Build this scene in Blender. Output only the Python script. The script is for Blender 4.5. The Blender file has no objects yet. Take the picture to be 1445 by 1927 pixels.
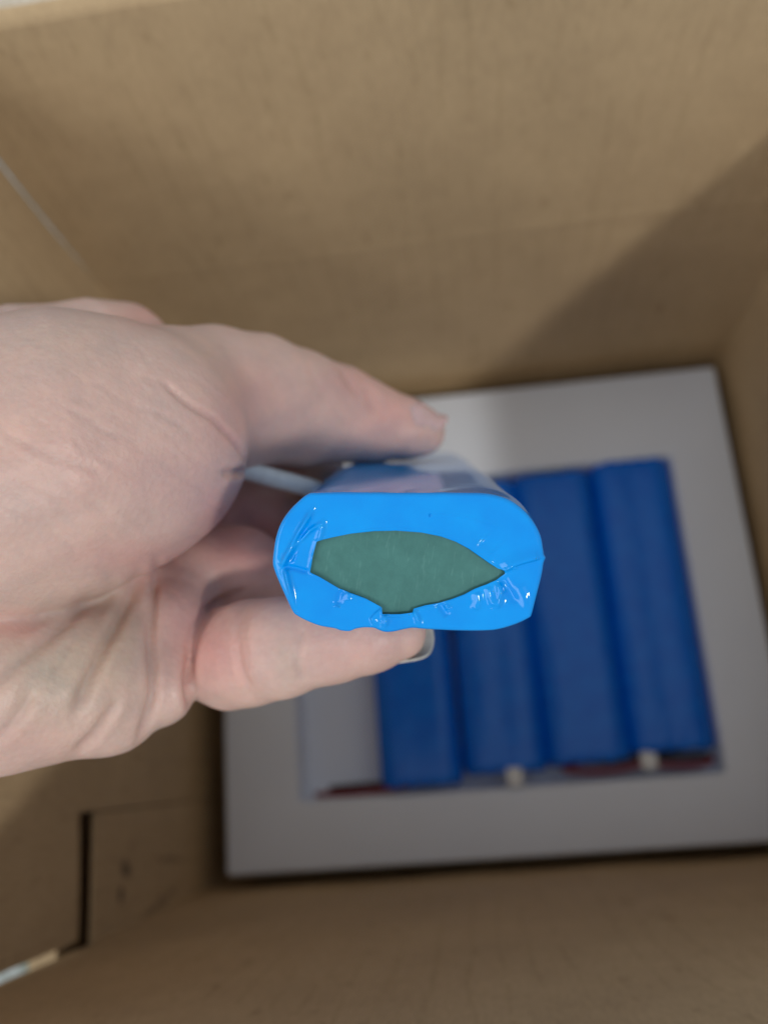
import bpy, bmesh, math, random
import numpy as np
from mathutils import Vector, Matrix

# ------------------------------------------------------------------ camera, light, exposure
sc = bpy.context.scene
CAM_H = 0.455                                   # camera height above the floor the box stands on (metres)
# rows: camera right, camera down, camera forward, in world axes (x right, y away, z up)
R = np.array([[0.99170129, -0.06933229, -0.10826623],
              [-0.09740053, -0.95483859, -0.28070696],
              [-0.08391471, 0.28892265, -0.95366767]])
CAM = np.array([0.0, 0.0, CAM_H])
FPX, CX, CY, IMH = 1627.0, 722.5, 963.5, 1927.0

cam_d = bpy.data.cameras.new("camera")
cam = bpy.data.objects.new("camera", cam_d)
sc.collection.objects.link(cam)
CM = Matrix(((R[0][0], -R[1][0], -R[2][0], CAM[0]),
             (R[0][1], -R[1][1], -R[2][1], CAM[1]),
             (R[0][2], -R[1][2], -R[2][2], CAM[2]),
             (0, 0, 0, 1)))
cam.matrix_world = CM
cam_d.sensor_fit = 'VERTICAL'
cam_d.lens = 5.6
cam_d.sensor_height = 5.6 * IMH / FPX
cam_d.sensor_width = cam_d.sensor_height * 0.75
cam_d.clip_start, cam_d.clip_end = 0.005, 50
cam_d.dof.use_dof = True
cam_d.dof.focus_distance = 0.121
cam_d.dof.aperture_fstop = 5.6 / 2.6            # a 2.6 mm phone aperture
sc.camera = cam

world = bpy.data.worlds.new("World"); sc.world = world; world.use_nodes = True
bg = world.node_tree.nodes["Background"]
bg.inputs[0].default_value = (0.90, 0.96, 1.04, 1)
bg.inputs[1].default_value = 0.54

key_d = bpy.data.lights.new("room_lamp", 'AREA')
key_d.shape = 'RECTANGLE'; key_d.size = 0.24; key_d.size_y = 0.16
key_d.energy = 21.0; key_d.color = (1.0, 0.97, 0.92)
key = bpy.data.objects.new("room_lamp", key_d); sc.collection.objects.link(key)
kd = Vector((1.0, -0.95, 1.45)).normalized()
key.location = Vector((0.0, 0.07, 0.30)) + kd * 2.5
key.rotation_euler = kd.to_track_quat('Z', 'Y').to_euler()

ceil_d = bpy.data.lights.new("room_window", 'AREA')
ceil_d.shape = 'RECTANGLE'; ceil_d.size = 1.6; ceil_d.size_y = 0.9
ceil_d.energy = 14.0; ceil_d.color = (1.0, 0.99, 0.97)
ceil = bpy.data.objects.new("room_window", ceil_d); sc.collection.objects.link(ceil)
cd_ = Vector((-0.62, -0.42, 0.66)).normalized()
ceil.location = Vector((0.0, 0.07, 0.30)) + cd_ * 2.0
ceil.rotation_euler = cd_.to_track_quat('Z', 'Y').to_euler()

sc.view_settings.view_transform = 'Standard'
sc.view_settings.look = 'None'
sc.view_settings.exposure = 0.0
sc.view_settings.gamma = 1.0
sc.view_settings.use_curve_mapping = False
sc.render.engine = 'CYCLES'
sc.cycles.use_denoising = True
sc.cycles.max_bounces = 10
sc.cycles.diffuse_bounces = 6

random.seed(7); rng = np.random.default_rng(7)
col = sc.collection

# ------------------------------------------------------------------ helpers
def camP(px, py, d):
    """millimetre point in the hand's working frame (x right, y down, z forward)"""
    return np.array([(px - CX) / FPX * d, (py - CY) / FPX * d, d], float)
def to_world(c_mm):
    return (np.asarray(c_mm) * 1e-3) @ R + CAM
def link(o, parent=None):
    col.objects.link(o)
    if parent is not None: o.parent = parent
    return o
def mesh_obj(name, verts, faces, mat, parent=None, smooth=False):
    me = bpy.data.meshes.new(name)
    me.from_pydata([tuple(map(float, v)) for v in verts], [], faces)
    me.validate(); me.update()
    me.materials.append(mat)
    if smooth: me.polygons.foreach_set("use_smooth", [True] * len(me.polygons))
    return link(bpy.data.objects.new(name, me), parent)
def empty(name, loc=(0, 0, 0), rot=None):
    o = bpy.data.objects.new(name, None); o.empty_display_size = 0.02
    o.location = loc
    if rot is not None: o.rotation_euler = rot
    return link(o)
def tag(o, label, cat, group=None, kind=None):
    o["label"] = label
    if cat: o["category"] = cat
    if group: o["group"] = group
    if kind: o["kind"] = kind
def bm_obj(name, bm, mat, parent=None, bevel=0.0, seg=2, smooth=False):
    if bevel > 0:
        bmesh.ops.bevel(bm, geom=bm.edges[:], offset=bevel, segments=seg, affect='EDGES', profile=0.5)
    bmesh.ops.recalc_face_normals(bm, faces=bm.faces[:])
    me = bpy.data.meshes.new(name); bm.to_mesh(me); bm.free()
    me.materials.append(mat)
    if smooth: me.polygons.foreach_set("use_smooth", [True] * len(me.polygons))
    return link(bpy.data.objects.new(name, me), parent)
def box_bm(x0, x1, y0, y1, z0, z1, bm=None):
    bm = bm or bmesh.new()
    v = [bm.verts.new(p) for p in ((x0, y0, z0), (x1, y0, z0), (x1, y1, z0), (x0, y1, z0),
                                   (x0, y0, z1), (x1, y0, z1), (x1, y1, z1), (x0, y1, z1))]
    for f in ((3, 2, 1, 0), (4, 5, 6, 7), (0, 1, 5, 4), (1, 2, 6, 5), (2, 3, 7, 6), (3, 0, 4, 7)):
        bm.faces.new([v[i] for i in f])
    return bm
def catmull(pts, n, closed=False):
    P = np.asarray(pts, float); m = len(P); out = []
    segs = m if closed else m - 1
    for i in range(segs):
        p0 = P[(i - 1) % m] if closed or i > 0 else 2 * P[0] - P[1]
        p1 = P[i]; p2 = P[(i + 1) % m]
        p3 = P[(i + 2) % m] if closed or i + 2 < m else 2 * P[-1] - P[-2]
        for t in np.arange(n) / n:
            out.append(0.5 * (2 * p1 + (p2 - p0) * t + (2 * p0 - 5 * p1 + 4 * p2 - p3) * t * t + (-p0 + 3 * p1 - 3 * p2 + p3) * t ** 3))
    if not closed: out.append(P[-1])
    return np.array(out)
def tube(name, pts, r, mat, parent=None, n=12, flat=1.0):
    P = np.asarray(pts, float); verts = []; faces = []
    up = np.array([0.13, 0.31, 0.94])
    for i, p in enumerate(P):
        t = P[min(i + 1, len(P) - 1)] - P[max(i - 1, 0)]; t /= np.linalg.norm(t)
        a = np.cross(t, up); a /= np.linalg.norm(a); b = np.cross(t, a)
        for k in range(n):
            an = 2 * math.pi * k / n
            verts.append(p + r * (math.cos(an) * a + flat * math.sin(an) * b))
    for i in range(len(P) - 1):
        for k in range(n):
            faces.append((i * n + k, i * n + (k + 1) % n, (i + 1) * n + (k + 1) % n, (i + 1) * n + k))
    faces.append(tuple(range(n))); faces.append(tuple(range((len(P) - 1) * n, len(P) * n))[::-1])
    return mesh_obj(name, verts, faces, mat, parent, True)

# ------------------------------------------------------------------ materials
class NT:
    def __init__(s, name):
        s.m = bpy.data.materials.new(name); s.m.use_nodes = True
        s.t = s.m.node_tree; s.b = s.t.nodes["Principled BSDF"]
    def n(s, typ, **kw):
        nd = s.t.nodes.new(typ)
        for k, v in kw.items():
            if k in nd.inputs: nd.inputs[k].default_value = v
            else: setattr(nd, k, v)
        return nd
    def l(s, a, b): s.t.links.new(a, b)
    def coords(s, scale=(1, 1, 1), rot=(0, 0, 0), src='Object'):
        tc = s.n('ShaderNodeTexCoord'); mp = s.n('ShaderNodeMapping')
        mp.inputs['Rotation'].default_value = rot
        s.l(tc.outputs[src], mp.inputs['Vector'])
        m2 = s.n('ShaderNodeMapping'); m2.inputs['Scale'].default_value = scale      # rotate first, then stretch
        s.l(mp.outputs[0], m2.inputs['Vector']); return m2.outputs[0]
    def noise(s, vec, scale, detail=4, rough=0.5):
        nd = s.n('ShaderNodeTexNoise'); nd.inputs['Scale'].default_value = scale
        nd.inputs['Detail'].default_value = detail; nd.inputs['Roughness'].default_value = rough
        if vec is not None: s.l(vec, nd.inputs['Vector'])
        return nd.outputs['Fac']
    def ramp(s, fac, stops):
        r = s.n('ShaderNodeValToRGB'); e = r.color_ramp.elements
        while len(e) < len(stops): e.new(0.5)
        for i, (p, c) in enumerate(stops):
            e[i].position = p; e[i].color = (*c, 1)
        s.l(fac, r.inputs[0]); return r.outputs[0]
    def mix(s, fac, a, b, mode='MIX'):
        m = s.n('ShaderNodeMix'); m.data_type = 'RGBA'; m.blend_type = mode
        for sock, v in ((m.inputs[0], fac), (m.inputs[6], a), (m.inputs[7], b)):
            if isinstance(v, (int, float)): sock.default_value = v
            elif isinstance(v, tuple): sock.default_value = (*v, 1)
            else: s.l(v, sock)
        return m.outputs[2]
    def math(s, op, a, b=0.0):
        m = s.n('ShaderNodeMath', operation=op)
        for sock, v in ((m.inputs[0], a), (m.inputs[1], b)):
            if isinstance(v, (int, float)): sock.default_value = v
            else: s.l(v, sock)
        return m.outputs[0]
    def bump(s, h, strength, dist, prev=None):
        b = s.n('ShaderNodeBump'); b.inputs['Strength'].default_value = strength
        b.inputs['Distance'].default_value = dist; s.l(h, b.inputs['Height'])
        if prev is not None: s.l(prev, b.inputs['Normal'])
        return b.outputs[0]
    def set(s, **kw):
        for k, v in kw.items():
            i = s.b.inputs[k.replace('_', ' ')]
            if hasattr(v, 'is_linked') or isinstance(v, bpy.types.NodeSocket): s.l(v, i)
            elif isinstance(v, tuple) and len(v) == 3 and i.type == 'RGBA': i.default_value = (*v, 1)
            else: i.default_value = v
        return s

def cardboard(name, flute=(1, 0, 0), tint=(0.53, 0.388, 0.225)):
    """kraft liner: fibres, mottling and the flutes telegraphing through; flute = axis across the flutes"""
    k = NT(name)
    v = k.coords()
    big = k.noise(v, 9, 5, 0.6); mid = k.noise(v, 60, 4, 0.6); fib = k.noise(k.coords((900, 900, 220)), 1.0, 3, 0.7)
    c = k.ramp(big, [(0.25, tuple(t * 0.90 for t in tint)), (0.75, tuple(t * 1.10 for t in tint))])
    c = k.mix(0.2, c, k.ramp(mid, [(0.3, (0.36, 0.36, 0.36)), (0.7, (0.62, 0.62, 0.62))]), 'OVERLAY')
    c = k.mix(0.25, c, k.ramp(fib, [(0.3, (0.3, 0.3, 0.3)), (0.7, (0.66, 0.66, 0.66))]), 'OVERLAY')
    spots = k.ramp(k.noise(k.coords((1, 1, 0.45)), 160, 2, 0.5), [(0.26, (0.80, 0.78, 0.75)), (0.33, (1, 1, 1))])
    c = k.mix(0.7, c, spots, 'MULTIPLY')
    # flutes
    sp = k.n('ShaderNodeSeparateXYZ'); k.l(v, sp.inputs[0])
    ax = sp.outputs[0] if flute[0] else sp.outputs[1]
    wob = k.noise(k.coords((1, 1, 0.25)), 40, 2, 0.5)
    ph = k.math('ADD', k.math('MULTIPLY', ax, 2 * math.pi / 0.0082), k.math('MULTIPLY', wob, 9.0))
    s = k.math('SINE', ph)
    groove = k.ramp(s, [(0.80, (1, 1, 1)), (0.99, (0.86, 0.85, 0.82))])
    patch = k.noise(k.coords((1, 1, 0.5)), 55, 3, 0.6)
    c = k.mix(k.math('MULTIPLY', k.math('GREATER_THAN', patch, 0.52), 0.55), c, groove, 'MULTIPLY')
    nb = k.bump(k.math('MULTIPLY', s, patch), 0.10, 0.0005)
    nb = k.bump(fib, 0.15, 0.0003, nb)
    k.set(Base_Color=c, Roughness=0.82, Normal=nb)
    k.b.inputs['Specular IOR Level'].default_value = 0.25
    return k.m
CARD_X = cardboard("kraft cardboard, flutes across x", (1, 0, 0))
CARD_Y = cardboard("kraft cardboard, flutes across y", (0, 1, 0))
k = NT("cut cardboard edge")
k.set(Base_Color=k.ramp(k.noise(k.coords((1, 1, 1)), 700, 2), [(0.3, (0.50, 0.42, 0.31)), (0.7, (0.68, 0.61, 0.50))]), Roughness=0.9)
CARD_EDGE = k.m

def foam():
    k = NT("white closed-cell foam")
    v = k.coords()
    vo = k.n('ShaderNodeTexVoronoi'); vo.inputs['Scale'].default_value = 420; k.l(v, vo.inputs['Vector'])
    c = k.ramp(k.noise(v, 14, 4), [(0.3, (0.74, 0.80, 0.90)), (0.7, (0.80, 0.86, 0.95))])
    k.set(Base_Color=c, Roughness=0.6, Normal=k.bump(vo.outputs['Distance'], 0.25, 0.0005))
    return k.m
FOAM = foam()

def wrap_mat(name, colr, rough=0.13, bumpy=0.0, spec=0.36):
    k = NT(name)
    v = k.coords()
    c = k.ramp(k.noise(v, 130, 4), [(0.3, (colr[0], colr[1] * 0.88, colr[2] * 0.94)), (0.7, (colr[0], colr[1] * 1.10, min(1, colr[2] * 1.03)))])
    nb = k.bump(k.noise(v, 200, 2, 0.5), 0.025, 0.0004)
    if bumpy: nb = k.bump(k.noise(k.coords((1, 1, 0.3)), 110, 3, 0.6), bumpy, 0.0012, nb)
    k.set(Base_Color=c, Roughness=rough, Normal=nb, IOR=1.45)
    k.b.inputs['Specular IOR Level'].default_value = spec
    return k.m
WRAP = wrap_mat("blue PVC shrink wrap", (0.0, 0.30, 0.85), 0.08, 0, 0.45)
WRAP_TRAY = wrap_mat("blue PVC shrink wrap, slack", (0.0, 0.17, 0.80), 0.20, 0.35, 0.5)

def green_paper():
    k = NT("green insulating paper")
    v = k.coords()
    n1 = k.noise(v, 350, 5, 0.65)
    c = k.ramp(n1, [(0.25, (0.030, 0.138, 0.124)), (0.55, (0.042, 0.170, 0.152)), (0.8, (0.055, 0.200, 0.178))])
    streak = k.noise(k.coords((2600, 420, 500), (0, 0, 0.15)), 1.0, 2, 0.5)
    c = k.mix(0.18, c, k.ramp(streak, [(0.62, (0, 0, 0)), (0.74, (0.10, 0.16, 0.15))]), 'ADD')
    nb = k.bump(k.noise(v, 1500, 3, 0.7), 0.3, 0.0002)
    k.set(Base_Color=c, Roughness=0.62, Normal=nb)
    return k.m
GREEN = green_paper()

def plain(name, c, rough, n=300, var=0.12):
    k = NT(name)
    f = k.noise(k.coords(), n, 3)
    k.set(Base_Color=k.ramp(f, [(0.3, tuple(t * (1 - var) for t in c)), (0.7, tuple(min(1, t * (1 + var)) for t in c))]), Roughness=rough)
    return k.m
RED_WIRE = plain("red wire insulation", (0.22, 0.012, 0.018), 0.4)
BLACK_WIRE = plain("black wire insulation", (0.015, 0.015, 0.018), 0.4)
WHITE_PLASTIC = plain("white plastic", (0.78, 0.80, 0.80), 0.4)
WHITE_SLEEVE = plain("white sleeve", (0.62, 0.68, 0.71), 0.45)

def skin_mat():
    k = NT("skin")
    at = k.n('ShaderNodeAttribute', attribute_name="tint")
    v = k.coords()
    mott = k.noise(v, 130, 5, 0.62)
    c = k.mix(0.5, at.outputs['Color'], k.ramp(mott, [(0.30, (0.36, 0.44, 0.46)), (0.70, (0.64, 0.56, 0.54))]), 'OVERLAY')
    fine = k.noise(v, 900, 3, 0.6)
    c = k.mix(0.16, c, k.ramp(fine, [(0.3, (0.38, 0.38, 0.38)), (0.7, (0.62, 0.62, 0.62))]), 'OVERLAY')
    # fine skin lines running down towards the thumb crease
    ln = k.noise(k.coords((170, 1500, 500), (0, 0, math.radians(33))), 1.0, 3, 0.6)
    ln2 = k.noise(k.coords((1100, 300, 400), (0, 0, math.radians(20))), 1.0, 3, 0.6)
    nb = k.bump(ln, 0.11, 0.0005)
    nb = k.bump(ln2, 0.15, 0.0003, nb)
    po = k.n('ShaderNodeTexVoronoi'); po.inputs['Scale'].default_value = 1100; k.l(v, po.inputs['Vector'])
    nb = k.bump(po.outputs['Distance'], 0.15, 0.00035, nb)
    nb = k.bump(k.noise(v, 2600, 2, 0.5), 0.12, 0.0002, nb)
    k.set(Base_Color=c, Roughness=k.math('ADD', 0.33, k.math('MULTIPLY', fine, 0.16)), Normal=nb)
    b = k.b
    b.inputs['Subsurface Weight'].default_value = 0.55
    b.inputs['Subsurface Radius'].default_value = (1.0, 0.36, 0.22)
    b.inputs['Subsurface Scale'].default_value = 0.0022
    b.inputs['IOR'].default_value = 1.42
    b.inputs['Specular IOR Level'].default_value = 0.42
    return k.m
SKIN = skin_mat()
k = NT("finger nail")
k.set(Base_Color=k.ramp(k.noise(k.coords((1, 1, 1)), 500, 2), [(0.3, (0.56, 0.37, 0.35)), (0.7, (0.62, 0.43, 0.41))]), Roughness=0.22)
k.b.inputs['Subsurface Weight'].default_value = 0.3; k.b.inputs['Subsurface Scale'].default_value = 0.0012
NAIL = k.m
k = NT("long nail, free edge")
k.set(Base_Color=k.ramp(k.noise(k.coords((1, 1, 1)), 500, 2), [(0.3, (0.46, 0.45, 0.40)), (0.7, (0.56, 0.55, 0.50))]), Roughness=0.3)
k.b.inputs['Transmission Weight'].default_value = 0.12
NAIL_FREE = k.m

# ------------------------------------------------------------------ setting: the floor outside the box
S = 0.4
def floor_mat():
    k = NT("pale speckled floor")
    v = k.coords()
    c = k.ramp(k.noise(v, 120, 4, 0.7), [(0.35, (0.10, 0.13, 0.08)), (0.5, (0.30, 0.33, 0.32)), (0.7, (0.48, 0.52, 0.52))])
    k.set(Base_Color=c, Roughness=0.7); return k.m
fl = mesh_obj("floor", [(-4, -4, 0), (4, -4, 0), (4, 4, 0), (-4, 4, 0)], [(0, 1, 2, 3)], floor_mat())
fl["kind"] = "structure"; fl["label"] = "pale speckled floor glimpsed beyond the box rim"

# ------------------------------------------------------------------ cardboard box
zc = lambda z: CAM_H + z * S                       # unit height (camera = 0, tray top = -1) to metres
X0, X1, Y0, Y1 = -0.3237 * S, 0.3436 * S, -0.1115 * S, 0.4696 * S
ZB, ZT, ZS, ZR = 0.004, zc(-0.397) - 0.0030, zc(-0.700), zc(-0.494)
T = 0.0042
cb = empty("cardboard_box", ((X0 + X1) / 2, (Y0 + Y1) / 2, 0))
tag(cb, "open brown corrugated cardboard box with scored walls holding the white foam tray", "box")
bx, by = cb.location.x, cb.location.y
def on_side_wall(px, py):
    d = np.array([(px - CX) / FPX, (py - CY) / FPX, 1.0]) @ R; return CAM + d * (X0 - CAM[0]) / d[0]
CARD_TAB = cardboard("kraft cardboard, scuffed", (0, 1, 0))
def add_scuffs(m, spots):
    k = NT.__new__(NT); k.m = m; k.t = m.node_tree; k.b = k.t.nodes["Principled BSDF"]
    base = k.b.inputs['Base Color'].links[0].from_socket
    v = k.coords(); wob = k.n('ShaderNodeTexNoise'); wob.inputs['Scale'].default_value = 150; k.l(v, wob.inputs['Vector'])
    for (p, sy, sz, a, rot) in spots:
        tc = k.n('ShaderNodeVectorMath', operation='ADD')
        sc_ = k.n('ShaderNodeVectorMath', operation='SCALE'); k.l(wob.outputs['Color'], sc_.inputs[0]); sc_.inputs['Scale'].default_value = 0.006
        k.l(v, tc.inputs[0]); k.l(sc_.outputs[0], tc.inputs[1])
        mp = k.n('ShaderNodeMapping'); mp.inputs['Location'].default_value = (-(p[0] - bx) - .003, -(p[1] - by) - .003, -p[2] - .003); k.l(tc.outputs[0], mp.inputs['Vector'])
        m2 = k.n('ShaderNodeMapping'); m2.inputs['Rotation'].default_value = (rot, 0, 0); k.l(mp.outputs[0], m2.inputs['Vector'])
        m3 = k.n('ShaderNodeMapping'); m3.inputs['Scale'].default_value = (20, 1 / sy, 1 / sz); k.l(m2.outputs[0], m3.inputs['Vector'])
        ln = k.n('ShaderNodeVectorMath', operation='LENGTH'); k.l(m3.outputs[0], ln.inputs[0])
        f = k.ramp(ln.outputs['Value'], [(0.35, (a, a, a)), (1.0, (0, 0, 0))])
        base = k.mix(f, base, (0.07, 0.055, 0.035))
    k.l(base, k.b.inputs['Base Color'])
add_scuffs(CARD_TAB, [(on_side_wall(236, 1636), 0.0034, 0.0060, 0.8, 0.3), (on_side_wall(226, 1685), 0.0030, 0.0042, 0.75, 0.6), (on_side_wall(320, 1618), 0.0018, 0.022, 0.45, 0.1), (on_side_wall(300, 1700), 0.0028, 0.028, 0.4, -0.15)])
def wall_sheet(name, axis, pos, side, a0, a1, prof, mat, edge=None):
    """a corrugated sheet: inner face profile prof = [(z, inward offset)], thickness T outward; side = +1 if the outside is +axis"""
    na = 24
    A = np.linspace(a0, a1, na + 1)
    verts = []; faces = []
    m = len(prof)
    for lay in (0, 1):
        for z, off in prof:
            for a in A:
                warp = 0.0007 * math.sin(a * 31 + z * 17) * min(1, (z - ZB) * 8) + 0.0003 * math.sin(a * 90 + z * 60)
                q = pos - side * (off + warp) + (side * T if lay else 0)
                verts.append(((q, a, z) if axis == 0 else (a, q, z)))
    W = na + 1
    idx = lambda lay, i, j: lay * m * W + i * W + j
    fm = []
    for i in range(m - 1):
        for j in range(na):
            faces.append((idx(0, i, j), idx(0, i, j + 1), idx(0, i + 1, j + 1), idx(0, i + 1, j))); fm.append(0)
            faces.append((idx(1, i, j), idx(1, i + 1, j), idx(1, i + 1, j + 1), idx(1, i, j + 1))); fm.append(0)
        for j in (0, na):
            faces.append((idx(0, i, j), idx(0, i + 1, j), idx(1, i + 1, j), idx(1, i, j))); fm.append(1)
    for i in (0, m - 1):
        for j in range(na):
            faces.append((idx(0, i, j), idx(1, i, j), idx(1, i, j + 1), idx(0, i, j + 1))); fm.append(1)
    verts = [(v[0] - bx, v[1] - by, v[2]) for v in verts]
    o = mesh_obj(name, verts, faces, mat, cb)
    o.data.materials.append(CARD_EDGE)
    o.data.polygons.foreach_set("material_index", fm)
    bm = bmesh.new(); bm.from_mesh(o.data); bmesh.ops.recalc_face_normals(bm, faces=bm.faces[:]); bm.to_mesh(o.data); bm.free()
    return o
def zprof(z0, z1, crease=True, lean=0.0, roll=False, n=26):
    zs = list(np.linspace(z0, z1, n))
    if crease: zs += [ZS - 0.003, ZS - 0.0015, ZS, ZS + 0.0015, ZS + 0.003]
    if roll: zs += [z1 - 0.004, z1 - 0.0025, z1 - 0.001]
    zs = sorted(set(round(z, 6) for z in zs)); out = []
    for z in zs:
        off = 0.0
        if crease: off += 0.0002 * math.exp(-((z - ZS) / 0.0022) ** 2) + (lean * (z - ZS) if z > ZS else 0)
        if roll and z > z1 - 0.005: off -= 0.0024 * ((z - (z1 - 0.005)) / 0.005) ** 2
        out.append((z, off))
    return out
def flap(axis, pos, side, a0, a1, ztop, L):
    """outer flap folded right over and hanging down outside its wall"""
    bm = bmesh.new()
    pr = [(T + 0.0026, ztop - 0.0014), (T + 0.0036, ztop - 0.0004), (T + 0.0048, ztop - 0.0028), (T + 0.014, ztop - L),
          (T + 0.010, ztop - L), (T + 0.0030, ztop - 0.004)]
    for a in (a0, a1):
        for o_, z in pr:
            q = pos + side * o_
            bm.verts.new((q - bx, a - by, z) if axis == 0 else (a - bx, q - by, z))
    bm.verts.ensure_lookup_table(); n = len(pr); V = bm.verts
    for i in range(n): bm.faces.new((V[i], V[(i + 1) % n], V[n + (i + 1) % n], V[n + i]))
    bm.faces.new([V[i] for i in range(n)]); bm.faces.new([V[n + i] for i in range(n)][::-1])
    return bm_obj("flap", bm, CARD_X if axis else CARD_Y, cb)
GAP = 0.0016
w = wall_sheet("wall", 1, Y1, 1, X0 + 0.0002, X1 + T, zprof(ZB, ZT, True, -0.014, True), CARD_X); w["label"] = "tall scored far wall, half in shadow"
wall_sheet("wall", 1, Y0, -1, X0 + 0.0002, X1 + T, zprof(ZB, ZT, True, -0.012, True), CARD_X)
wall_sheet("wall", 0, X1, 1, Y0, Y1, zprof(ZB, ZR, True, 0.0, True), CARD_Y)
# the wall by the hand: slit at both corners above the score line, so its upper panel stands free with pale cut edges
YTAB = Y0 + 0.039
wall_sheet("wall", 0, X0, -1, YTAB + 0.0005, Y1 + T, zprof(ZB, ZS - 0.0006, False), CARD_Y)
w = wall_sheet("upper_panel", 0, X0 + 0.0006, -1, Y0 + GAP + 0.0006, Y1 - GAP + 0.0011, zprof(ZS + 0.0006, ZT, False), CARD_Y); w["label"] = "upper wall panel slit free at its corners"
bm = box_bm(X0 - 0.0009 - bx, X0 + 0.0006 - bx, Y0 - T - by, YTAB - by, ZB + 0.002, ZS - 0.0120)
g = bm_obj("glue_tab", bm, CARD_TAB, cb, 0.0004, 1); g["label"] = "glued joint tab in the near corner"
ch = box_bm(X0 - T - 0.0090 - bx, X0 - T - 0.0060 - bx, Y0 - T - 0.004 - by, Y1 + T + 0.004 - by, 0.0, ZS + 0.0020)  # added baffle behind the slit wall: backing, ledge and caps keep the slot dark
box_bm(X0 - T - 0.0058 - bx, X0 - T - 0.0004 - bx, Y0 - T - by, Y1 + T - by, ZS + 0.0005, ZS + 0.0020, ch)
box_bm(X0 - T - 0.0058 - bx, X0 - 0.0002 - bx, Y0 - T - 0.0035 - by, Y0 - T - 0.0004 - by, 0.0, ZS + 0.0019, ch)
box_bm(X0 - T - 0.0058 - bx, X0 - T - 0.0002 - bx, Y1 + T - 0.0035 - by, Y1 + T - 0.0004 - by, 0.0, ZS + 0.0018, ch)
box_bm(X0 - T - 0.0058 - bx, X0 - T - 0.0002 - bx, Y0 - T - by, Y1 + T - by, 0.0005, 0.0035, ch)
bm_obj("added_slot_baffle", ch, CARD_Y, cb)
bm = box_bm(X0 - T - bx, X1 + T - bx, Y0 - T - by, Y1 + T - by, 0.0, ZB)
bm_obj("bottom", bm, CARD_X, cb)
flap(1, Y1, 1, X0, X1, ZT, 0.11); flap(1, Y0, -1, X0, X1, ZT, 0.11); flap(0, X1, 1, Y0, Y1, ZR, 0.10); flap(0, X0, -1, Y0 + GAP, Y1 - GAP, ZT, 0.10)

# ------------------------------------------------------------------ foam tray
tx0, tx1, ty0, ty1 = -0.2904 * S, 0.3285 * S, -0.0959 * S, 0.4472 * S
ZTR = zc(-1.0)
rx0, rx1, ry0, ry1 = -0.206 * S, 0.2585 * S, -0.024 * S, 0.338 * S     # the recess for five packs
RD = 0.019
def foam_tray():
    root = empty("foam_tray", ((tx0 + tx1) / 2, (ty0 + ty1) / 2, ZB))
    tag(root, "white foam tray with a five-slot recess at the bottom of the cardboard box", "tray")
    ox, oy, oz = root.location
    bm = bmesh.new()
    def ring(x0, x1, y0, y1, z): return [bm.verts.new((x - ox, y - oy, z - oz)) for x, y in ((x0, y0), (x1, y0), (x1, y1), (x0, y1))]
    a = ring(tx0, tx1, ty0, ty1, ZB + 0.0005); b = ring(tx0, tx1, ty0, ty1, ZTR)
    c = ring(rx0, rx1, ry0, ry1, ZTR); d = ring(rx0, rx1, ry0, ry1, ZTR - RD)
    for p, q in ((a, b), (b, c), (c, d)):
        for i in range(4): bm.faces.new((p[i], p[(i + 1) % 4], q[(i + 1) % 4], q[i]))
    bm.faces.new(d); bm.faces.new(a[::-1])
    bmesh.ops.bevel(bm, geom=bm.edges[:], offset=0.0014, segments=3, affect='EDGES', profile=0.5)
    bm_obj("tray_body", bm, FOAM, root, smooth=True)
    # low foam ribs between the slots, and the blue-grey liner showing in the empty one
    return root
tray = foam_tray()

# ------------------------------------------------------------------ battery packs
PW, PH, PL = 0.0380, 0.0196, 0.134          # two cells wide, two cells long
def rrect_rho(theta, hw, hh, r):
    """polar radius of a rounded rectangle"""
    pts = []
    for cxs, cys, a0 in ((1, 1, 0), (-1, 1, 90), (-1, -1, 180), (1, -1, 270)):
        for k in range(25):
            a = math.radians(a0 + 90 * k / 24)
            pts.append((cxs * (hw - r) + r * math.cos(a), cys * (hh - r) + r * math.sin(a)))
    P = np.array(pts); P = np.concatenate([P + (np.roll(P, -1, 0) - P) * t for t in np.linspace(0, 0.975, 40)])
    th = np.arctan2(P[:, 1], P[:, 0]) % (2 * math.pi); rr = np.hypot(P[:, 0], P[:, 1])
    o = np.argsort(th); return np.interp(theta, th[o], rr[o], period=2 * math.pi)

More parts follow.
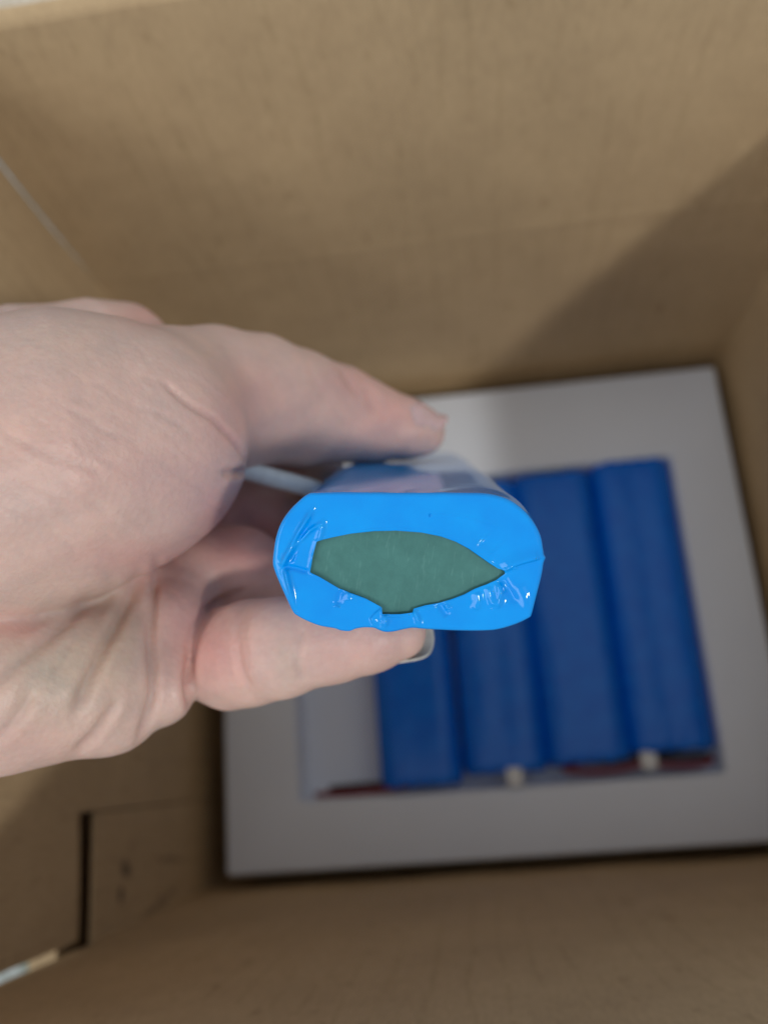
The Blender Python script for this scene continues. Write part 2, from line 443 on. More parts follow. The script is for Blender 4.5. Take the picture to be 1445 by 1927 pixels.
def tray_pack(seed):
    """pack lying along +y from its near end at the origin, top face up; origin at the middle of its underside"""
    root = empty("battery_pack")
    n = 72; th = np.arange(n) / n * 2 * math.pi
    rho = rrect_rho(th, PW / 2 - 0.0005, PH / 2, 0.0085)
    rs = random.Random(seed)
    rows = [(0.0015, 0.30), (0.0008, 0.55), (0.0, 0.86), (0.0006, 0.955), (0.0022, 0.993), (0.005, 1.0)]
    rows += [(y, 1.0) for y in np.linspace(0.012, PL - 0.005, 26)] + [(PL - 0.002, 0.99), (PL - 0.0005, 0.95), (PL, 0.86), (PL - 0.0008, 0.5)]
    verts = []; faces = []
    for j, (y, s) in enumerate(rows):
        crump = 0.0008 * math.exp(-((y) / 0.012) ** 2) + 0.0005 * math.exp(-((y - PL) / 0.01) ** 2) + 0.0001
        for i in range(n):
            x_, z_ = rho[i] * math.cos(th[i]) * s, rho[i] * math.sin(th[i]) * s
            # slight dip between the two cells
            dip = 0.0003 * math.exp(-(x_ / 0.0045) ** 2) * (1 if s > 0.8 else 0) * (1 if z_ > 0 else -1)
            nz = crump * (math.sin(i * 0.9 + seed * 3 + y * 300) + math.sin(i * 2.3 + seed + y * 170))
            verts.append((x_ * (1 + nz * 12), y + nz * 0.5, z_ * (1 + nz * 18) - dip + PH / 2))
    for j in range(len(rows) - 1):
        for i in range(n):
            faces.append((j * n + i, (j + 1) * n + i, (j + 1) * n + (i + 1) % n, j * n + (i + 1) % n))
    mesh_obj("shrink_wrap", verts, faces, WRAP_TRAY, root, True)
    for y, jr, flip in ((0.0017, 0, 1), (PL - 0.0010, len(rows) - 1, 0)):
        vs = [(rho[i] * math.cos(th[i]) * 0.8, y, rho[i] * math.sin(th[i]) * 0.8 + PH / 2) for i in range(n)]
        mesh_obj("end_disc", vs, [tuple(range(n))[::-1] if flip else tuple(range(n))], GREEN, root)
    return root
def leads(root, path_r, path_b, plug):
    if path_r is not None: tube("red_wire", catmull(path_r, 6), 0.0014, RED_WIRE, root, 10)
    if path_b is not None: tube("black_wire", catmull(path_b, 6), 0.0014, BLACK_WIRE, root, 10)
    if plug:
        x, y, z = plug
        bm = box_bm(x - 0.0034, x + 0.0034, y - 0.0030, y + 0.0050, z, z + 0.0065)
        bm_obj("plug", bm, WHITE_PLASTIC, root, 0.0008, 2)
zpk = ZTR - RD
slots = [(-0.0685, -0.016), (0.0265, -0.008), (0.1185, -0.004), (0.2090, 0.002)]
packlabels = ["blue battery pack beside the empty slot, set nearest the front of the tray",
              "blue battery pack in the tray, second from the empty slot",
              "blue battery pack in the tray, third from the empty slot",
              "blue battery pack in the slot farthest from the empty one, along the tray edge"]
for i, (ux, uy) in enumerate(slots):
    p = tray_pack(i + 1)
    p.location = (ux * S, uy * S, zpk + 0.0015)
    p.rotation_euler = (0, 0, math.radians((0.3, -0.4, 0.3, -0.2)[i]))
    tag(p, packlabels[i], "battery pack", "blue battery packs in the tray")
    e = ry0 - p.location.y + 0.0030                    # front of the recess in pack coordinates
    zt = 0.0148
    if i == 0:
        leads(p, [(-0.004, 0.001, 0.010), (0.004, e + 0.0025, zt), (-0.012, e, zt + .001), (-0.030, e - .0006, zt + .0008), (-0.048, e - .0002, zt)],
              [(0.004, 0.001, 0.010), (0.010, e + 0.0035, zt), (-0.004, e + 0.002, zt - .002), (-0.024, e + 0.0022, zt - .002), (-0.042, e + .0018, zt - .003)], None)
    elif i == 1:
        leads(p, None, [(0.008, 0.001, 0.010), (0.010, e + 0.0045, zt - .003), (0.004, e + 0.005, zt - .002)], (0.0030, e + 0.0003, zt - 0.001))
    elif i == 2:
        leads(p, [(-0.004, 0.001, 0.010), (-0.012, e + 0.003, zt), (0.000, e + 0.001, zt + .001), (0.013, e + .0012, zt + .0008), (0.022, e + .003, zt)],
              [(0.004, 0.001, 0.012), (-0.010, e + 0.007, zt - .001), (0.002, e + 0.0055, zt), (0.012, e + 0.005, zt), (0.022, e + .006, zt - .001)], (0.0245, e + 0.0030, zt - 0.0030))
    else:
        leads(p, [(-0.004, 0.001, 0.010), (-0.010, e + 0.003, zt), (0.000, e + 0.001, zt), (0.012, e + .0012, zt), (0.016, e + .003, zt - .002)],
              [(0.004, 0.001, 0.010), (-0.010, e + 0.0065, zt), (0.003, e + 0.0045, zt), (0.014, e + 0.0045, zt - .001)], None)

# ------------------------------------------------------------------ the held pack
# its frame, in millimetres: origin in the middle of the near end, u right, v up, w towards the viewer
axis = np.array([767 - CX, 781 - CY, FPX]); axis /= np.linalg.norm(axis)
O = camP(769, 1059, 120.0)
wv = -axis
uv_ = np.array([1.0, 0.0, 0.0]); uv_ -= wv * (uv_ @ wv); uv_ /= np.linalg.norm(uv_)
vv = np.cross(wv, uv_)
if vv[1] > 0: vv = -vv
def px_uv(px, py):
    d = np.array([(px - CX) / FPX, (py - CY) / FPX, 1.0]); q = d * ((O @ wv) / (d @ wv)) - O
    return q @ uv_, q @ vv
crop = lambda x, y: px_uv(480 + x / 2.4914, 820 + y / 2.4914)
outer = [(245, 275), (300, 268), (450, 266), (700, 269), (900, 268), (1050, 270), (1130, 280), (1200, 305), (1260, 350), (1310, 410), (1340, 470), (1352, 530),
         (1357, 560), (1364, 574), (1355, 600), (1346, 655), (1330, 720), (1312, 790), (1299, 840), (1288, 856), (1230, 885), (1150, 910), (1080, 918), (950, 918), (800, 911), (740, 906), (700, 912),
         (650, 923), (610, 925), (580, 916), (555, 906), (510, 904), (470, 910), (440, 921), (400, 918), (370, 908), (300, 895), (240, 872), (195, 848), (174, 828), (142, 762),
         (110, 690), (90, 640), (80, 600), (85, 540), (95, 480), (115, 420), (145, 370), (190, 320)]
inner = [(290, 495), (360, 478), (450, 460), (560, 448), (660, 446), (780, 455), (870, 473), (940, 498), (1000, 530), (1050, 565), (1100, 600), (1140, 625),
         (1166, 630), (1172, 648), (1130, 678), (1080, 700), (1030, 718), (980, 745), (920, 768), (884, 778), (872, 784), (800, 796), (743, 812), (738, 829), (680, 836), (620, 836),
         (597, 836), (594, 806), (520, 765), (460, 742), (412, 724), (398, 720), (350, 692), (300, 662), (257, 642), (265, 600), (272, 560), (283, 520)]
C0 = np.array(crop(715, 632))
def polar(poly, sub):
    P = np.array([crop(*p) for p in poly])
    P = catmull(P, sub, True) if sub > 1 else np.concatenate([P + (np.roll(P, -1, 0) - P) * t for t in np.linspace(0, 0.95, 20)])
    d = P - C0
    return np.arctan2(d[:, 1], d[:, 0]), np.hypot(d[:, 0], d[:, 1])
NTH = 900
TH = np.arange(NTH) / NTH * 2 * math.pi
def rho_of(poly, sub):
    th, rr = polar(poly, sub); o = np.argsort(th % (2 * math.pi))
    return np.interp(TH, (th % (2 * math.pi))[o], rr[o], period=2 * math.pi)
RO, RI = rho_of(outer, 8), rho_of(inner, 1)
RI = (RI + np.roll(RI, 1) + np.roll(RI, -1)) / 3
# clean body section about the same centre
bc = np.array(px_uv(769, 1059)) * 0
bod = []
for k in range(720):
    a = k / 720 * 2 * math.pi
    r_ = rrect_rho(np.array([a]), 18.95, 9.75, 8.2)[0]; bod.append((r_ * math.cos(a) + bc[0], r_ * math.sin(a) + bc[1]))
bod = np.array(bod) - C0
tb = np.arctan2(bod[:, 1], bod[:, 0]) % (2 * math.pi); o_ = np.argsort(tb)
RB = np.interp(TH, tb[o_], np.hypot(bod[:, 0], bod[:, 1])[o_], period=2 * math.pi)

def seg_dist(U, V, poly):
    """distance to a polyline, signed side of it and position along it 0..1"""
    P = np.array([crop(*p) for p in poly]); best = np.full(U.shape, 1e9); sgn = np.zeros(U.shape); tt = np.zeros(U.shape)
    L = np.r_[0, np.cumsum(np.hypot(*np.diff(P, axis=0).T))]
    for i in range(len(P) - 1):
        a, b = P[i], P[i + 1]; ab = b - a; l2 = ab @ ab
        t = np.clip(((U - a[0]) * ab[0] + (V - a[1]) * ab[1]) / l2, 0, 1)
        dx, dy = U - a[0] - t * ab[0], V - a[1] - t * ab[1]; d = np.hypot(dx, dy)
        s = np.sign(ab[0] * dy - ab[1] * dx); m = d < best
        best = np.where(m, d, best); sgn = np.where(m, s, sgn); tt = np.where(m, (L[i] + t * np.sqrt(l2)) / L[-1], tt)
    return best, sgn, tt
ridges = [  # polyline, height mm, width mm, kind
    ([(272, 342), (215, 440), (160, 540), (118, 610)], 0.70, 0.42, 'r'),
    ([(318, 405), (255, 445), (200, 505), (150, 580), (125, 620)], 0.55, 0.34, 'r'),
    ([(240, 430), (190, 520), (155, 600)], -0.45, 0.45, 'r'),
    ([(318, 400), (312, 450), (296, 505), (270, 600)], 0.38, 0.40, 'r'),
    ([(120, 615), (180, 620), (250, 640)], -0.45, 0.38, 'r'),
    ([(138, 615), (150, 660), (166, 740), (182, 832)], 0.75, 0.36, 'r'),
    ([(112, 610), (100, 560), (112, 470)], 0.22, 0.35, 'r'),
    ([(1166, 640), (1210, 612), (1270, 594), (1366, 568)], 0.7, 0.34, 's'),
    ([(1170, 632), (1200, 622), (1230, 618)], 0.25, 0.32, 'r'),
    ([(1150, 662), (1185, 720), (1225, 790)], -0.38, 0.55, 'r'),
    ([(1140, 685), (1148, 735), (1132, 812)], 0.50, 0.55, 'r'),
    ([(1090, 705), (1100, 755), (1118, 800)], 0.36, 0.50, 'r'),
    ([(1040, 730), (1046, 775), (1030, 820)], 0.40, 0.58, 'r'),
    
    ([(1230, 690), (1262, 760), (1292, 845)], 0.20, 0.7, 'r'),
    ([(1348, 640), (1325, 745), (1300, 840)], 0.22, 0.4, 'r'),
    ([(860, 785), (885, 820), (900, 850)], -0.34, 0.5, 'r'),
    ([(892, 790), (905, 818)], 0.24, 0.40, 'r'),
    ([(596, 802), (560, 832), (540, 855), (556, 902)], 0.34, 0.28, 's'),
    ([(605, 838), (612, 868), (600, 910)], 0.45, 0.50, 'r'),
    ([(742, 820), (760, 850), (768, 895)], 0.40, 0.40, 'r'),
    ([(620, 838), (680, 838), (738, 830)], 0.30, 0.5, 'r'),
    ([(408, 722), (395, 752), (386, 795)], -0.34, 0.45, 'r'),
    ([(384, 798), (382, 806)], 0.30, 0.30, 'r'),
    ([(436, 735), (440, 775)], 0.22, 0.6, 'r'),
    ([(805, 366), (880, 366), (960, 378), (1050, 398), (1130, 428)], 0.13, 0.30, 's'),
    ([(815, 372), (822, 374)], -0.25, 0.22, 'r'),
    ([(1080, 470), (1140, 530)], -0.22, 1.5, 'r'),
    ([(980, 470), (1060, 540), (1130, 610)], 0.20, 0.9, 'r'),
]
def front_height(U, V):
    H = np.zeros(U.shape)
    for poly, h, w_, kd_ in ridges:
        d, s, t = seg_dist(U, V, poly)
        env = np.clip(np.minimum(t, 1 - t) * 5 + 0.25, 0, 1)
        if kd_ == 'r': H += h * env * np.exp(-(d / w_) ** 2)
        else:
            prof_ = np.exp(-(d / (w_ * 4)) ** 2) * (0.5 + 0.5 * np.tanh(s * d / (w_ * 0.45)))
            H += h * env * prof_
    H += 0.04 * np.sin(U * 0.7 + 1.3) * np.sin(V * 1.1) + 0.010 * np.sin(U * 1.3 + V * 0.9 + 2)
    return H
pack = empty("battery_pack")
EM = 0.75                                            # fold radius at the rim
rowsU, rowsV, rowsW = [], [], []
def addrow(rho, W):
    rowsU.append(C0[0] + rho * np.cos(TH)); rowsV.append(C0[1] + rho * np.sin(TH)); rowsW.append(np.broadcast_to(W, TH.shape).copy())
NF = 56
rim = RO - EM
inn = []
for j in range(NF + 1):
    s = j / NF
    rho = RI + (rim - RI) * s
    U, V = C0[0] + rho * np.cos(TH), C0[1] + rho * np.sin(TH)
    edge_fade = np.clip((rim - rho) / 0.9 + 0.35, 0, 1)
    H = front_height(U, V) * edge_fade - 0.22 * (1 - s) ** 1.5 + 0.13 * np.exp(-((rho - RI - 0.30) / 0.22) ** 2) * (0.6 + 0.4 * np.sin(TH * 9))
    if j == 0:
        addrow(RI + 0.14, H - 0.32); addrow(RI + 0.03, H - 0.17); 
    addrow(rho, H)
lastH = rowsW[-1]
for k in range(1, 8):
    a = k / 8 * math.pi / 2
    addrow(rim + EM * math.sin(a), lastH * (1 - k / 8) - EM * (1 - math.cos(a)))
for z in [1.0, 1.6, 2.4, 3.4, 4.8, 6.5, 8.5, 11, 15, 20] + list(np.linspace(26, 126, 21)) + [130, 132]:
    b = 1 - math.exp(-((z - 0.7) / 5.0) ** 2) if z < 40 else 1.0
    ripple = 0.10 * np.sin(TH * 3 + z * 0.11) * b + (0.03 * np.sin(TH * 17 + z * 0.5) * math.exp(-z / 8))
    addrow(RO * (1 - b) + RB * b + ripple, -z)
for rr, z in ((0.6, 133.0), (1.6, 133.8), (4.0, 133.9)): addrow(RB - rr, -z)
U, V, W = map(np.array, (rowsU, rowsV, rowsW))
NR = len(U)
loc = np.stack([U, V, W], -1).reshape(-1, 3) * 1e-3
faces = []
for j in range(NR - 1):
    for i in range(NTH):
        i2 = (i + 1) % NTH
        faces.append((j * NTH + i, (j + 1) * NTH + i, (j + 1) * NTH + i2, j * NTH + i2))
faces.append(tuple((NR - 1) * NTH + i for i in range(NTH)))
mesh_obj("shrink_wrap", loc, faces, WRAP, pack, True)
# green paper disc behind the opening
ds = [(C0[0] + (RI[i] + 1.4) * math.cos(TH[i]), C0[1] + (RI[i] + 1.4) * math.sin(TH[i])) for i in range(0, NTH, 6)]
gv = [(x * 1e-3, y * 1e-3, -0.00085) for x, y in ds] + [(x * 1e-3, y * 1e-3, -0.0012) for x, y in ds]
n_ = len(ds)
gf = [tuple(range(n_)), tuple(range(n_, 2 * n_))[::-1]] + [(i, n_ + i, n_ + (i + 1) % n_, (i + 1) % n_) for i in range(n_)]
g = mesh_obj("end_disc", gv, gf, GREEN, pack); g["label"] = "green insulating paper bared by the eye-shaped opening"
# frame to world
ax = np.stack([uv_ @ R, vv @ R, wv @ R])             # rows: local axes in world
ow = to_world(O)
PM = Matrix(((ax[0][0], ax[1][0], ax[2][0], ow[0]), (ax[0][1], ax[1][1], ax[2][1], ow[1]), (ax[0][2], ax[1][2], ax[2][2], ow[2]), (0, 0, 0, 1)))
pack.matrix_world = PM
tag(pack, "bright blue shrink-wrapped battery pack gripped in the hand, green paper showing at its end", "battery pack")
PMi = np.array(PM.inverted())
def to_pack(c_mm):
    w_ = to_world(c_mm); return PMi[:3, :3] @ w_ + PMi[:3, 3]
lead_pts = [camP(*p) for p in ((735, 850, 255), (690, 862, 262), (640, 900, 240), (618, 928, 205), (590, 920, 185), (540, 906, 177), (480, 890, 172), (420, 872, 168))]
tube("lead_sleeve", catmull([to_pack(p) for p in lead_pts], 10), 0.0019, WHITE_SLEEVE, pack, 16)

# ------------------------------------------------------------------ the hand: a signed distance field, meshed as one surface
def smin(a, b, k):
    h = np.clip(0.5 + 0.5 * (b - a) / k, 0, 1)
    return b + (a - b) * h - k * h * (1 - h)
def cone(P, a, b, ra, rb):
    ba = b - a; pa = P - a
    t = np.clip((pa @ ba) / (ba @ ba), 0, 1)
    q = pa - t[:, None] * ba
    return np.sqrt(np.einsum('ij,ij->i', q, q)) - (ra + (rb - ra) * t)
def chain(P, pts, k=1.5):
    d = None
    for (a, b) in zip(pts[:-1], pts[1:]):
        c = cone(P, camP(*a[:3]).astype(P.dtype), camP(*b[:3]).astype(P.dtype), a[3], b[3])
        d = c if d is None else smin(d, c, k)
    return d
THUMB = [(330, 770, 163, 15.5), (410, 757, 173, 14.7), (480, 756, 179, 13.7), (560, 770, 185, 12.2), (640, 781, 190, 10.4), (700, 797, 192, 8.5), (765, 808, 193, 6.6), (795, 812, 193.5, 5.0)]
THENAR = [(-260, 930, 136, 23.5), (0, 888, 142, 23.6), (140, 852, 146, 23.2), (245, 836, 149, 20.2)]
PINKY = [(432, 1237, 156, 9.3), (475, 1228, 152, 9.0), (530, 1218, 148, 8.3), (620, 1203, 147, 7.4), (700, 1194, 146, 6.3), (752, 1192, 146, 4.4)]
RING = [(400, 1075, 172, 9.0), (450, 1075, 173, 8.8), (530, 1110, 175, 8.6), (630, 1165, 176, 8.0), (730, 1150, 178, 6.8)]
MIDDLE = [(440, 955, 190, 9.4), (480, 965, 192, 9.2), (550, 1030, 195, 9.0), (640, 1125, 197, 8.5), (750, 1120, 198, 7.0)]
INDEX = [(470, 868, 206, 10.0), (568, 870, 213, 9.8), (565, 930, 214, 9.4), (590, 1040, 217, 9.0), (680, 1095, 218, 8.2), (760, 1090, 218, 7.0)]
HYPO = [(-260, 1290, 134, 15), (0, 1292, 141, 13.2), (120, 1285, 145, 11.8), (180, 1285, 147, 10.6)]
EDGE = [(216, 1335, 148, 7.0), (226, 1215, 152, 6.6), (248, 1095, 160, 6.0)]
BAND = [(298, 1298, 149.5, 6.5), (310, 1185, 157, 7.3), (352, 1085, 172, 8.2), (400, 990, 187, 9.2), (440, 905, 201, 9.6)]
PALM = [(-150, 1060, 160, 24), (60, 1080, 166, 20), (200, 1060, 178, 15), (300, 980, 192, 13)]
KNUCK = [(60, 700, 176, 14), (180, 665, 184, 10.5), (238, 655, 190, 8.8), (330, 790, 208, 9)]
FORE = [(-150, 1040, 156, 24), (-500, 1060, 146, 24), (-1000, 1075, 136, 27), (-1750, 1090, 124, 31)]
def hand_sdf(P):
    thenar = chain(P, THENAR, 4.0)
    thumb = chain(P, THUMB, 2.0)
    a = smin(thenar, thumb, 6.0)
    palm = smin(chain(P, PALM, 5), chain(P, FORE, 6), 8.0)
    h = smin(chain(P, HYPO, 4), chain(P, EDGE, 2.5), 4.5)
    h = smin(h, palm, 7.0)
    band = chain(P, BAND, 3.0)
    h = smin(h, band, 1.6)
    h = smin(h, chain(P, KNUCK, 4), 6.0)
    for f, kk in ((PINKY, 1.0), (RING, 1.5), (MIDDLE, 1.5), (INDEX, 1.5)):
        h = smin(h, chain(P, f, 1.6), kk)
    a = smin(a, h, 2.2)
    return a
def surface_nets(F, org, h):
    """naive surface nets on a regular grid, vectorised"""
    nx, ny, nz = F.shape; ins = F < 0
    c = np.zeros((nx - 1, ny - 1, nz - 1), np.uint8)
    for dx in (0, 1):
        for dy in (0, 1):
            for dz in (0, 1): c += ins[dx:nx - 1 + dx, dy:ny - 1 + dy, dz:nz - 1 + dz]
    act = np.argwhere((c > 0) & (c < 8)); vid = -np.ones(c.shape, np.int32); vid[tuple(act.T)] = np.arange(len(act))
    acc = np.zeros((len(act), 3)); cnt = np.zeros(len(act))
    corners = [(0, 0, 0), (1, 0, 0), (0, 1, 0), (1, 1, 0), (0, 0, 1), (1, 0, 1), (0, 1, 1), (1, 1, 1)]
    for i in range(8):
        for j in range(i + 1, 8):
            a, b = np.array(corners[i]), np.array(corners[j])
            if np.abs(a - b).sum() != 1: continue
            fa = F[tuple((act + a).T)]; fb = F[tuple((act + b).T)]; m = (fa < 0) != (fb < 0)
            t = fa[m] / (fa[m] - fb[m]); acc[m] += a + t[:, None] * (b - a); cnt[m] += 1
    V = org + h * (act + acc / cnt[:, None])
    quads = []
    for ax_ in range(3):
        o1, o2 = [(1, 2), (2, 0), (0, 1)][ax_]
        sl = [slice(None)] * 3; sl[ax_] = slice(0, -1); s2 = [slice(None)] * 3; s2[ax_] = slice(1, None)
        A, B = ins[tuple(sl)], ins[tuple(s2)]
        e = np.argwhere(A != B); e = e[(e[:, o1] > 0) & (e[:, o2] > 0) & (e[:, o1] < F.shape[o1] - 1) & (e[:, o2] < F.shape[o2] - 1)]
        u = np.zeros(3, int); u[o1] = 1; v = np.zeros(3, int); v[o2] = 1
        q = np.stack([vid[tuple((e - u - v).T)], vid[tuple((e - v).T)], vid[tuple(e.T)], vid[tuple((e - u).T)]], 1)
        fl_ = ~A[tuple(e.T)]
        q[fl_] = q[fl_][:, ::-1]; quads.append(q)
    return V, np.concatenate(quads)
VOX, CF = 0.6, 4
lo = np.array([-168.0, -50.0, 92.0]); hi = np.array([30.0, 58.0, 234.0])
nb_ = np.ceil((hi - lo) / (VOX * CF)).astype(int)
gc = [lo[i] + VOX * CF * (np.arange(nb_[i]) + 0.5) for i in range(3)]
G = np.stack(np.meshgrid(*gc, indexing='ij'), -1).reshape(-1, 3).astype(np.float32)
coarse = hand_sdf(G).reshape(nb_)
F = np.repeat(np.repeat(np.repeat(coarse, CF, 0), CF, 1), CF, 2)
near = np.argwhere(np.abs(coarse) < VOX * CF * 1.3)
sub = np.stack(np.meshgrid(*[np.arange(CF)] * 3, indexing='ij'), -1).reshape(-1, 3)
fi = (near[:, None, :] * CF + sub[None]).reshape(-1, 3)
vals = np.empty(len(fi), np.float32)
for s in range(0, len(fi), 400000):
    vals[s:s + 400000] = hand_sdf((lo + VOX * fi[s:s + 400000]).astype(np.float32))
F[tuple(fi.T)] = vals
HV, HQ = surface_nets(F, lo, VOX)
del F
def grad(P, e=0.35):
    P = P.astype(np.float64); out = np.empty_like(P)
    for i in range(3):
        d = np.zeros(3); d[i] = e; out[:, i] = hand_sdf(P + d) - hand_sdf(P - d)
    return out / np.maximum(np.linalg.norm(out, axis=1, keepdims=True), 1e-9)
N = grad(HV)
for _ in range(2): HV = HV - N * hand_sdf(HV.astype(np.float64))[:, None] * 0.9
N = grad(HV, 0.6)

# creases and folds, drawn where the skin folds; carved into the surface
pxy = np.stack([HV[:, 0] / HV[:, 2] * FPX + CX, HV[:, 1] / HV[:, 2] * FPX + CY], 1)
facing = np.clip(-(N * (HV / np.linalg.norm(HV, axis=1, keepdims=True))).sum(1) * 4 + 0.4, 0, 1)
def crease(pts, depth, width, lip=0.25, zr=None):
    P = catmull(pts, 6); x, y = pxy.T
    sel = (x > P[:, 0].min() - 60) & (x < P[:, 0].max() + 60) & (y > P[:, 1].min() - 60) & (y < P[:, 1].max() + 60) & (facing > 0)
    if zr: sel &= (HV[:, 2] < zr)
    idx = np.where(sel)[0]
    if not len(idx): return
    X, Y = x[idx], y[idx]; best = np.full(len(idx), 1e9); tt = np.zeros(len(idx))
    for i in range(len(P) - 1):
        a, b = P[i], P[i + 1]; ab = b - a
        t = np.clip(((X - a[0]) * ab[0] + (Y - a[1]) * ab[1]) / (ab @ ab + 1e-9), 0, 1)
        d = np.hypot(X - a[0] - t * ab[0], Y - a[1] - t * ab[1]); m = d < best
        best = np.where(m, d, best); tt = np.where(m, (i + t) / (len(P) - 1), tt)
    dm = best * HV[idx, 2] / FPX
    env = np.clip(np.minimum(tt, 1 - tt) * 6 + 0.15, 0, 1) * facing[idx]
    disp[idx] += env * depth * (-np.exp(-(dm / width) ** 2) + lip * np.exp(-((dm - 2.0 * width) / (1.1 * width)) ** 2))
disp = np.zeros(len(HV))
c2 = lambda L: [(x / 2.779, 550 + y / 2.779) for x, y in L]
c3 = lambda L: [(400 + x / 2.89, 600 + y / 2.89) for x, y in L]
c4 = lambda L: [(x / 2.779, 950 + y / 2.779) for x, y in L]
c5 = lambda L: [(250 + x / 2.408, 880 + y / 2.408) for x, y in L]
crease(c2([(1292, 890), (1240, 800), (1130, 680), (1020, 610), (920, 530), (850, 470)]), 0.8, 0.42, 0.05)
for L, dp, wd in (([(270, 565), (430, 650), (560, 730), (660, 770)], 0.28, 0.5), ([(690, 585), (900, 670), (1040, 790)], 0.34, 0.5),
                  ([(740, 640), (850, 720), (970, 810)], 0.22, 0.45), ([(60, 750), (250, 850), (400, 900), (570, 975)], 0.40, 0.6),
                  ([(280, 990), (420, 1080), (570, 1145)], 0.28, 0.5), ([(820, 870), (960, 970), (1110, 1065)], 0.25, 0.5),
                  ([(500, 840), (640, 930), (750, 985)], 0.20, 0.45), ([(480, 450), (640, 560), (760, 640)], 0.18, 0.5),
                  ([(1000, 440), (1100, 520), (1180, 600)], 0.18, 0.45), ([(60, 980), (200, 1060), (330, 1120)], 0.25, 0.5),
                  ([(900, 780), (1020, 880), (1120, 940)], 0.16, 0.4), ([(150, 640), (300, 720), (430, 790)], 0.16, 0.45)):
    crease(c2(L), dp * 0.5, wd)
crease(c2([(1170, 950), (1220, 945), (1290, 935)]), 0.9, 0.7)
crease(c4([(490, 470), (300, 660), (130, 800), (-40, 960)]), 0.65, 1.0)
crease(c4([(735, 350), (640, 560), (540, 760), (460, 940), (395, 1090)]), 1.15, 1.05)
crease(c4([(630, 1010), (500, 1190), (400, 1290)]), 0.7, 0.8)
crease(c4([(180, 980), (70, 1140), (-20, 1230)]), 0.45, 0.9)
crease(c4([(420, 620), (360, 760), (270, 900)]), 0.2, 0.7)
crease(c4([(830, 270), (800, 500), (790, 700), (800, 900), (790, 1050), (720, 1240)]), 0.9, 0.7)
crease(c4([(1290, 440), (1130, 520), (1050, 620), (1000, 780), (985, 950), (1010, 1110)]), 1.1, 0.8, 0.3)
crease(c5([(500, 620), (480, 780), (490, 900), (540, 1020)]), 0.42, 0.7)
crease(c5([(530, 630), (512, 780), (530, 900)]), 0.2, 0.5)
crease(c5([(770, 720), (745, 850), (775, 975)]), 0.40, 0.65)
crease(c3([(690, 270), (760, 370), (810, 440)]), 0.35, 0.7)
crease(c3([(825, 370), (870, 460), (885, 510)]), 0.45, 1.1)
crease(c3([(560, 330), (610, 450)]), 0.2, 0.8)
crease(c3([(660, 470), (730, 600)]), 0.15, 0.8)
for _ in range(90):
    x_, y_ = rng.uniform(-20, 430), rng.uniform(620, 1100); a__ = math.radians(rng.normal(33, 14)); L_ = rng.uniform(25, 75)
    crease([(x_, y_), (x_ + L_ * 0.5 * math.cos(a__ - .1), y_ + L_ * 0.5 * math.sin(a__ - .1)), (x_ + L_ * math.cos(a__), y_ + L_ * math.sin(a__))], rng.uniform(0.03, 0.09), rng.uniform(0.38, 0.55), 0.3)
for _ in range(40):
    x_, y_ = rng.uniform(-20, 280), rng.uniform(1150, 1420); a__ = math.radians(rng.normal(-50, 25)); L_ = rng.uniform(20, 60)
    crease([(x_, y_), (x_ + L_ * 0.5 * math.cos(a__), y_ + L_ * 0.5 * math.sin(a__)), (x_ + L_ * math.cos(a__ + .15), y_ + L_ * math.sin(a__ + .15))], rng.uniform(0.03, 0.08), rng.uniform(0.38, 0.6), 0.3)
HV = HV + N * disp[:, None]
# soft unevenness of the flesh
HV = HV + N * (0.16 * np.sin(HV[:, 0] * 0.45 + HV[:, 1] * 0.3) * np.sin(HV[:, 1] * 0.5 + 1.0 + HV[:, 2] * 0.2))[:, None]
pale = np.array([0.635, 0.445, 0.380]); pink = np.array([0.60, 0.295, 0.262]); sallow = np.array([0.560, 0.445, 0.335])
red = np.zeros(len(HV)); yel = np.zeros(len(HV))
def blob(arr, x, y, rx, ry, a): arr += a * np.exp(-((pxy[:, 0] - x) / rx) ** 2 - ((pxy[:, 1] - y) / ry) ** 2)
for b in ((740, 780, 90, 60, .55), (655, 715, 60, 40, .45), (460, 740, 70, 60, .40), (430, 820, 60, 50, .35), (560, 770, 60, 60, .12), (280, 590, 60, 25, .5), (150, 860, 160, 90, .16),
          (390, 1220, 60, 80, .65), (330, 1150, 50, 90, .35), (450, 1250, 60, 60, .3), (720, 1220, 70, 50, .30), (620, 1230, 60, 60, .25), (500, 1020, 110, 100, .85), (430, 980, 60, 60, .5), (250, 1050, 120, 40, .45),
          (40, 1180, 60, 30, .5), (320, 900, 90, 60, .2), (60, 1400, 80, 40, .2)): blob(red, *b)
for b in ((120, 1250, 140, 110, .75), (100, 640, 160, 50, .25), (230, 1180, 50, 90, .5), (540, 1240, 25, 50, .3)): blob(yel, *b)
red = np.clip(red, 0, 0.85)[:, None]; yel = np.clip(yel, 0, 0.85)[:, None]
tint = pale * (1 - yel) + sallow * yel; tint = tint * (1 - red) + pink * red
tint *= 1 - 0.10 * np.clip(-disp / 0.8, 0, 1)[:, None] * np.array([0.5, 1.0, 1.0])
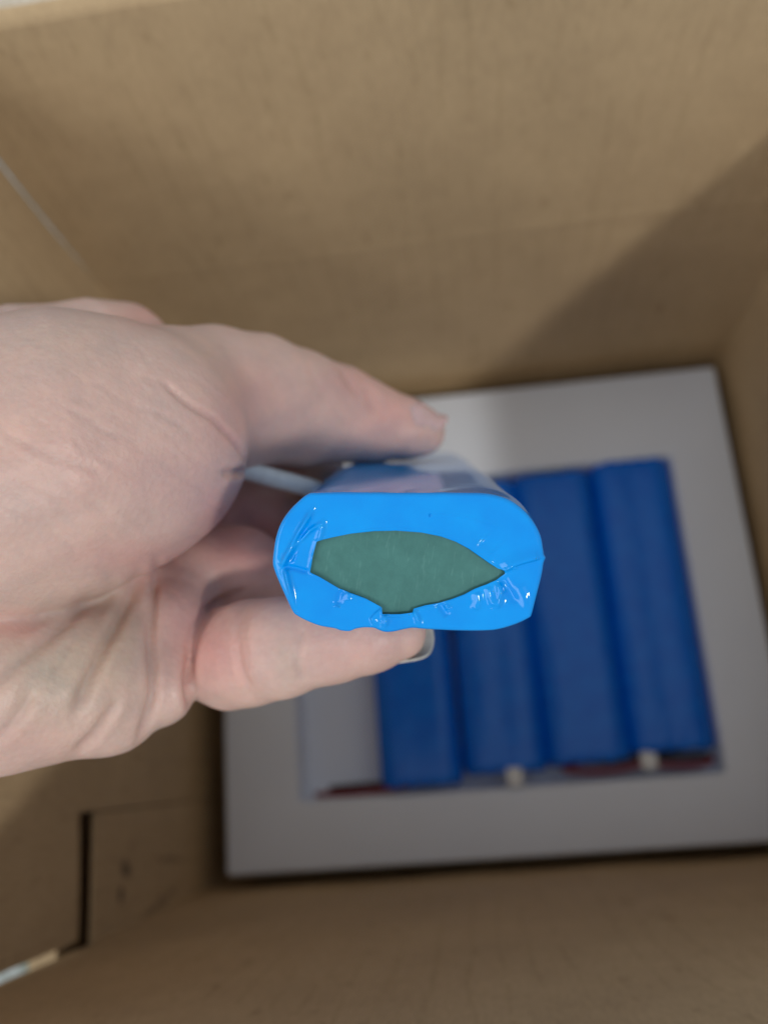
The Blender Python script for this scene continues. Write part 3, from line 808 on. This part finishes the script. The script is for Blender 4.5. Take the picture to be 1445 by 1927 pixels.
# local frame of the hand: x right, y up, z towards the viewer, origin at the wrist
HO = camP(-300, 1040, 150)
def to_hand(c): return (np.asarray(c) - HO) * np.array([1, -1, -1]) * 1e-3
me = bpy.data.meshes.new("hand")
LV = to_hand(HV)
me.vertices.add(len(LV)); me.vertices.foreach_set("co", LV.astype(np.float32).ravel())
me.loops.add(HQ.size); me.loops.foreach_set("vertex_index", HQ.astype(np.int32).ravel())
me.polygons.add(len(HQ)); me.polygons.foreach_set("loop_start", np.arange(0, HQ.size, 4, dtype=np.int32))
me.update(calc_edges=True); me.validate()
me.polygons.foreach_set("use_smooth", np.ones(len(me.polygons), bool))
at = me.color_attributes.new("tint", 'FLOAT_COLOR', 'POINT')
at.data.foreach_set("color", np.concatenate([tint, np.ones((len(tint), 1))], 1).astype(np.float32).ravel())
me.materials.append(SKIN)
bm = bmesh.new(); bm.from_mesh(me); bmesh.ops.recalc_face_normals(bm, faces=bm.faces[:]); bm.to_mesh(me); bm.free()
hand = link(bpy.data.objects.new("hand", me))
hw = to_world(HO)
hand.matrix_world = Matrix(((R[0][0], -R[1][0], -R[2][0], hw[0]), (R[0][1], -R[1][1], -R[2][1], hw[1]), (R[0][2], -R[1][2], -R[2][2], hw[2]), (0, 0, 0, 1)))
tag(hand, "pale hand reaching into the box, thumb over and fingers under the blue battery pack", "hand")

def nail(cx_, axis_dir, nrm, length, half, rad_fn, tip_round, mat, lift=0.25, free=0.0, thick=0.45, ns=22, nf=26, root_round=3.0):
    """nail plate wrapped over the finger tip: cx_ = centre of the finger under the root, half = half angle"""
    t = axis_dir / np.linalg.norm(axis_dir); nn = nrm - t * (nrm @ t); nn /= np.linalg.norm(nn); b = np.cross(t, nn)
    top = []; bot = []
    for i in range(ns + 1):
        s = i / ns
        for j in range(nf + 1):
            q = -1 + 2 * j / nf
            # rounded root and rounded free edge
            smax = length + free - tip_round * (1 - math.sqrt(max(0, 1 - (q * 0.97) ** 2)))
            smin_ = root_round * (1 - math.sqrt(max(0, 1 - (q * 0.97) ** 2)))
            x = smin_ + (smax - smin_) * s
            ph = q * half
            r_ = rad_fn(x, ph, t, nn, b, cx_) + lift
            dirv = nn * math.cos(ph) + b * math.sin(ph)
            p = cx_ + t * x + dirv * r_
            top.append(p); bot.append(p - dirv * thick)
    W_ = nf + 1; n_ = (ns + 1) * W_; fs = []
    for i in range(ns):
        for j in range(nf):
            a = i * W_ + j
            fs.append((a, a + 1, a + W_ + 1, a + W_)); fs.append((n_ + a, n_ + a + W_, n_ + a + W_ + 1, n_ + a + 1))
    for i in range(ns):
        for j in (0, nf):
            a = i * W_ + j; fs.append((a, a + W_, n_ + a + W_, n_ + a))
    for i in (0, ns):
        for j in range(nf):
            a = i * W_ + j; fs.append((a, a + 1, n_ + a + 1, n_ + a))
    o = mesh_obj("nail", [to_hand(p) for p in top + bot], fs, mat, hand, True)
    bm = bmesh.new(); bm.from_mesh(o.data); bmesh.ops.recalc_face_normals(bm, faces=bm.faces[:]); bm.to_mesh(o.data); bm.free()
    return o
def flesh_rad(rmin):
    def f(x, ph, t, nn, b, c):
        dirv = nn * math.cos(ph) + b * math.sin(ph); r_ = 12.0
        for _ in range(40):
            d = hand_sdf((c + t * x + dirv * r_)[None])[0]
            if d < 0.02: break
            r_ -= d * 0.9
            if r_ < rmin: return rmin
        return max(r_, rmin)
    return f
a_, b_ = camP(725, 801, 192.5), camP(795, 812, 193.5)
o = nail(a_ + 0.45 * (b_ - a_), b_ - a_, np.array([0.25, -0.80, -0.52]), 9.4, math.radians(54), flesh_rad(4.3), 3.2, NAIL, 0.12)
a_, b_ = camP(660, 1198, 146.5), camP(752, 1192, 146)
nail(a_ + 0.35 * (b_ - a_), b_ - a_, np.array([0.1, 0.35, 0.93]), 6.5, math.radians(75), lambda x, *_: 5.45 - 0.09 * x, 4.8, NAIL_FREE, 0.0, 4.6, 0.45)
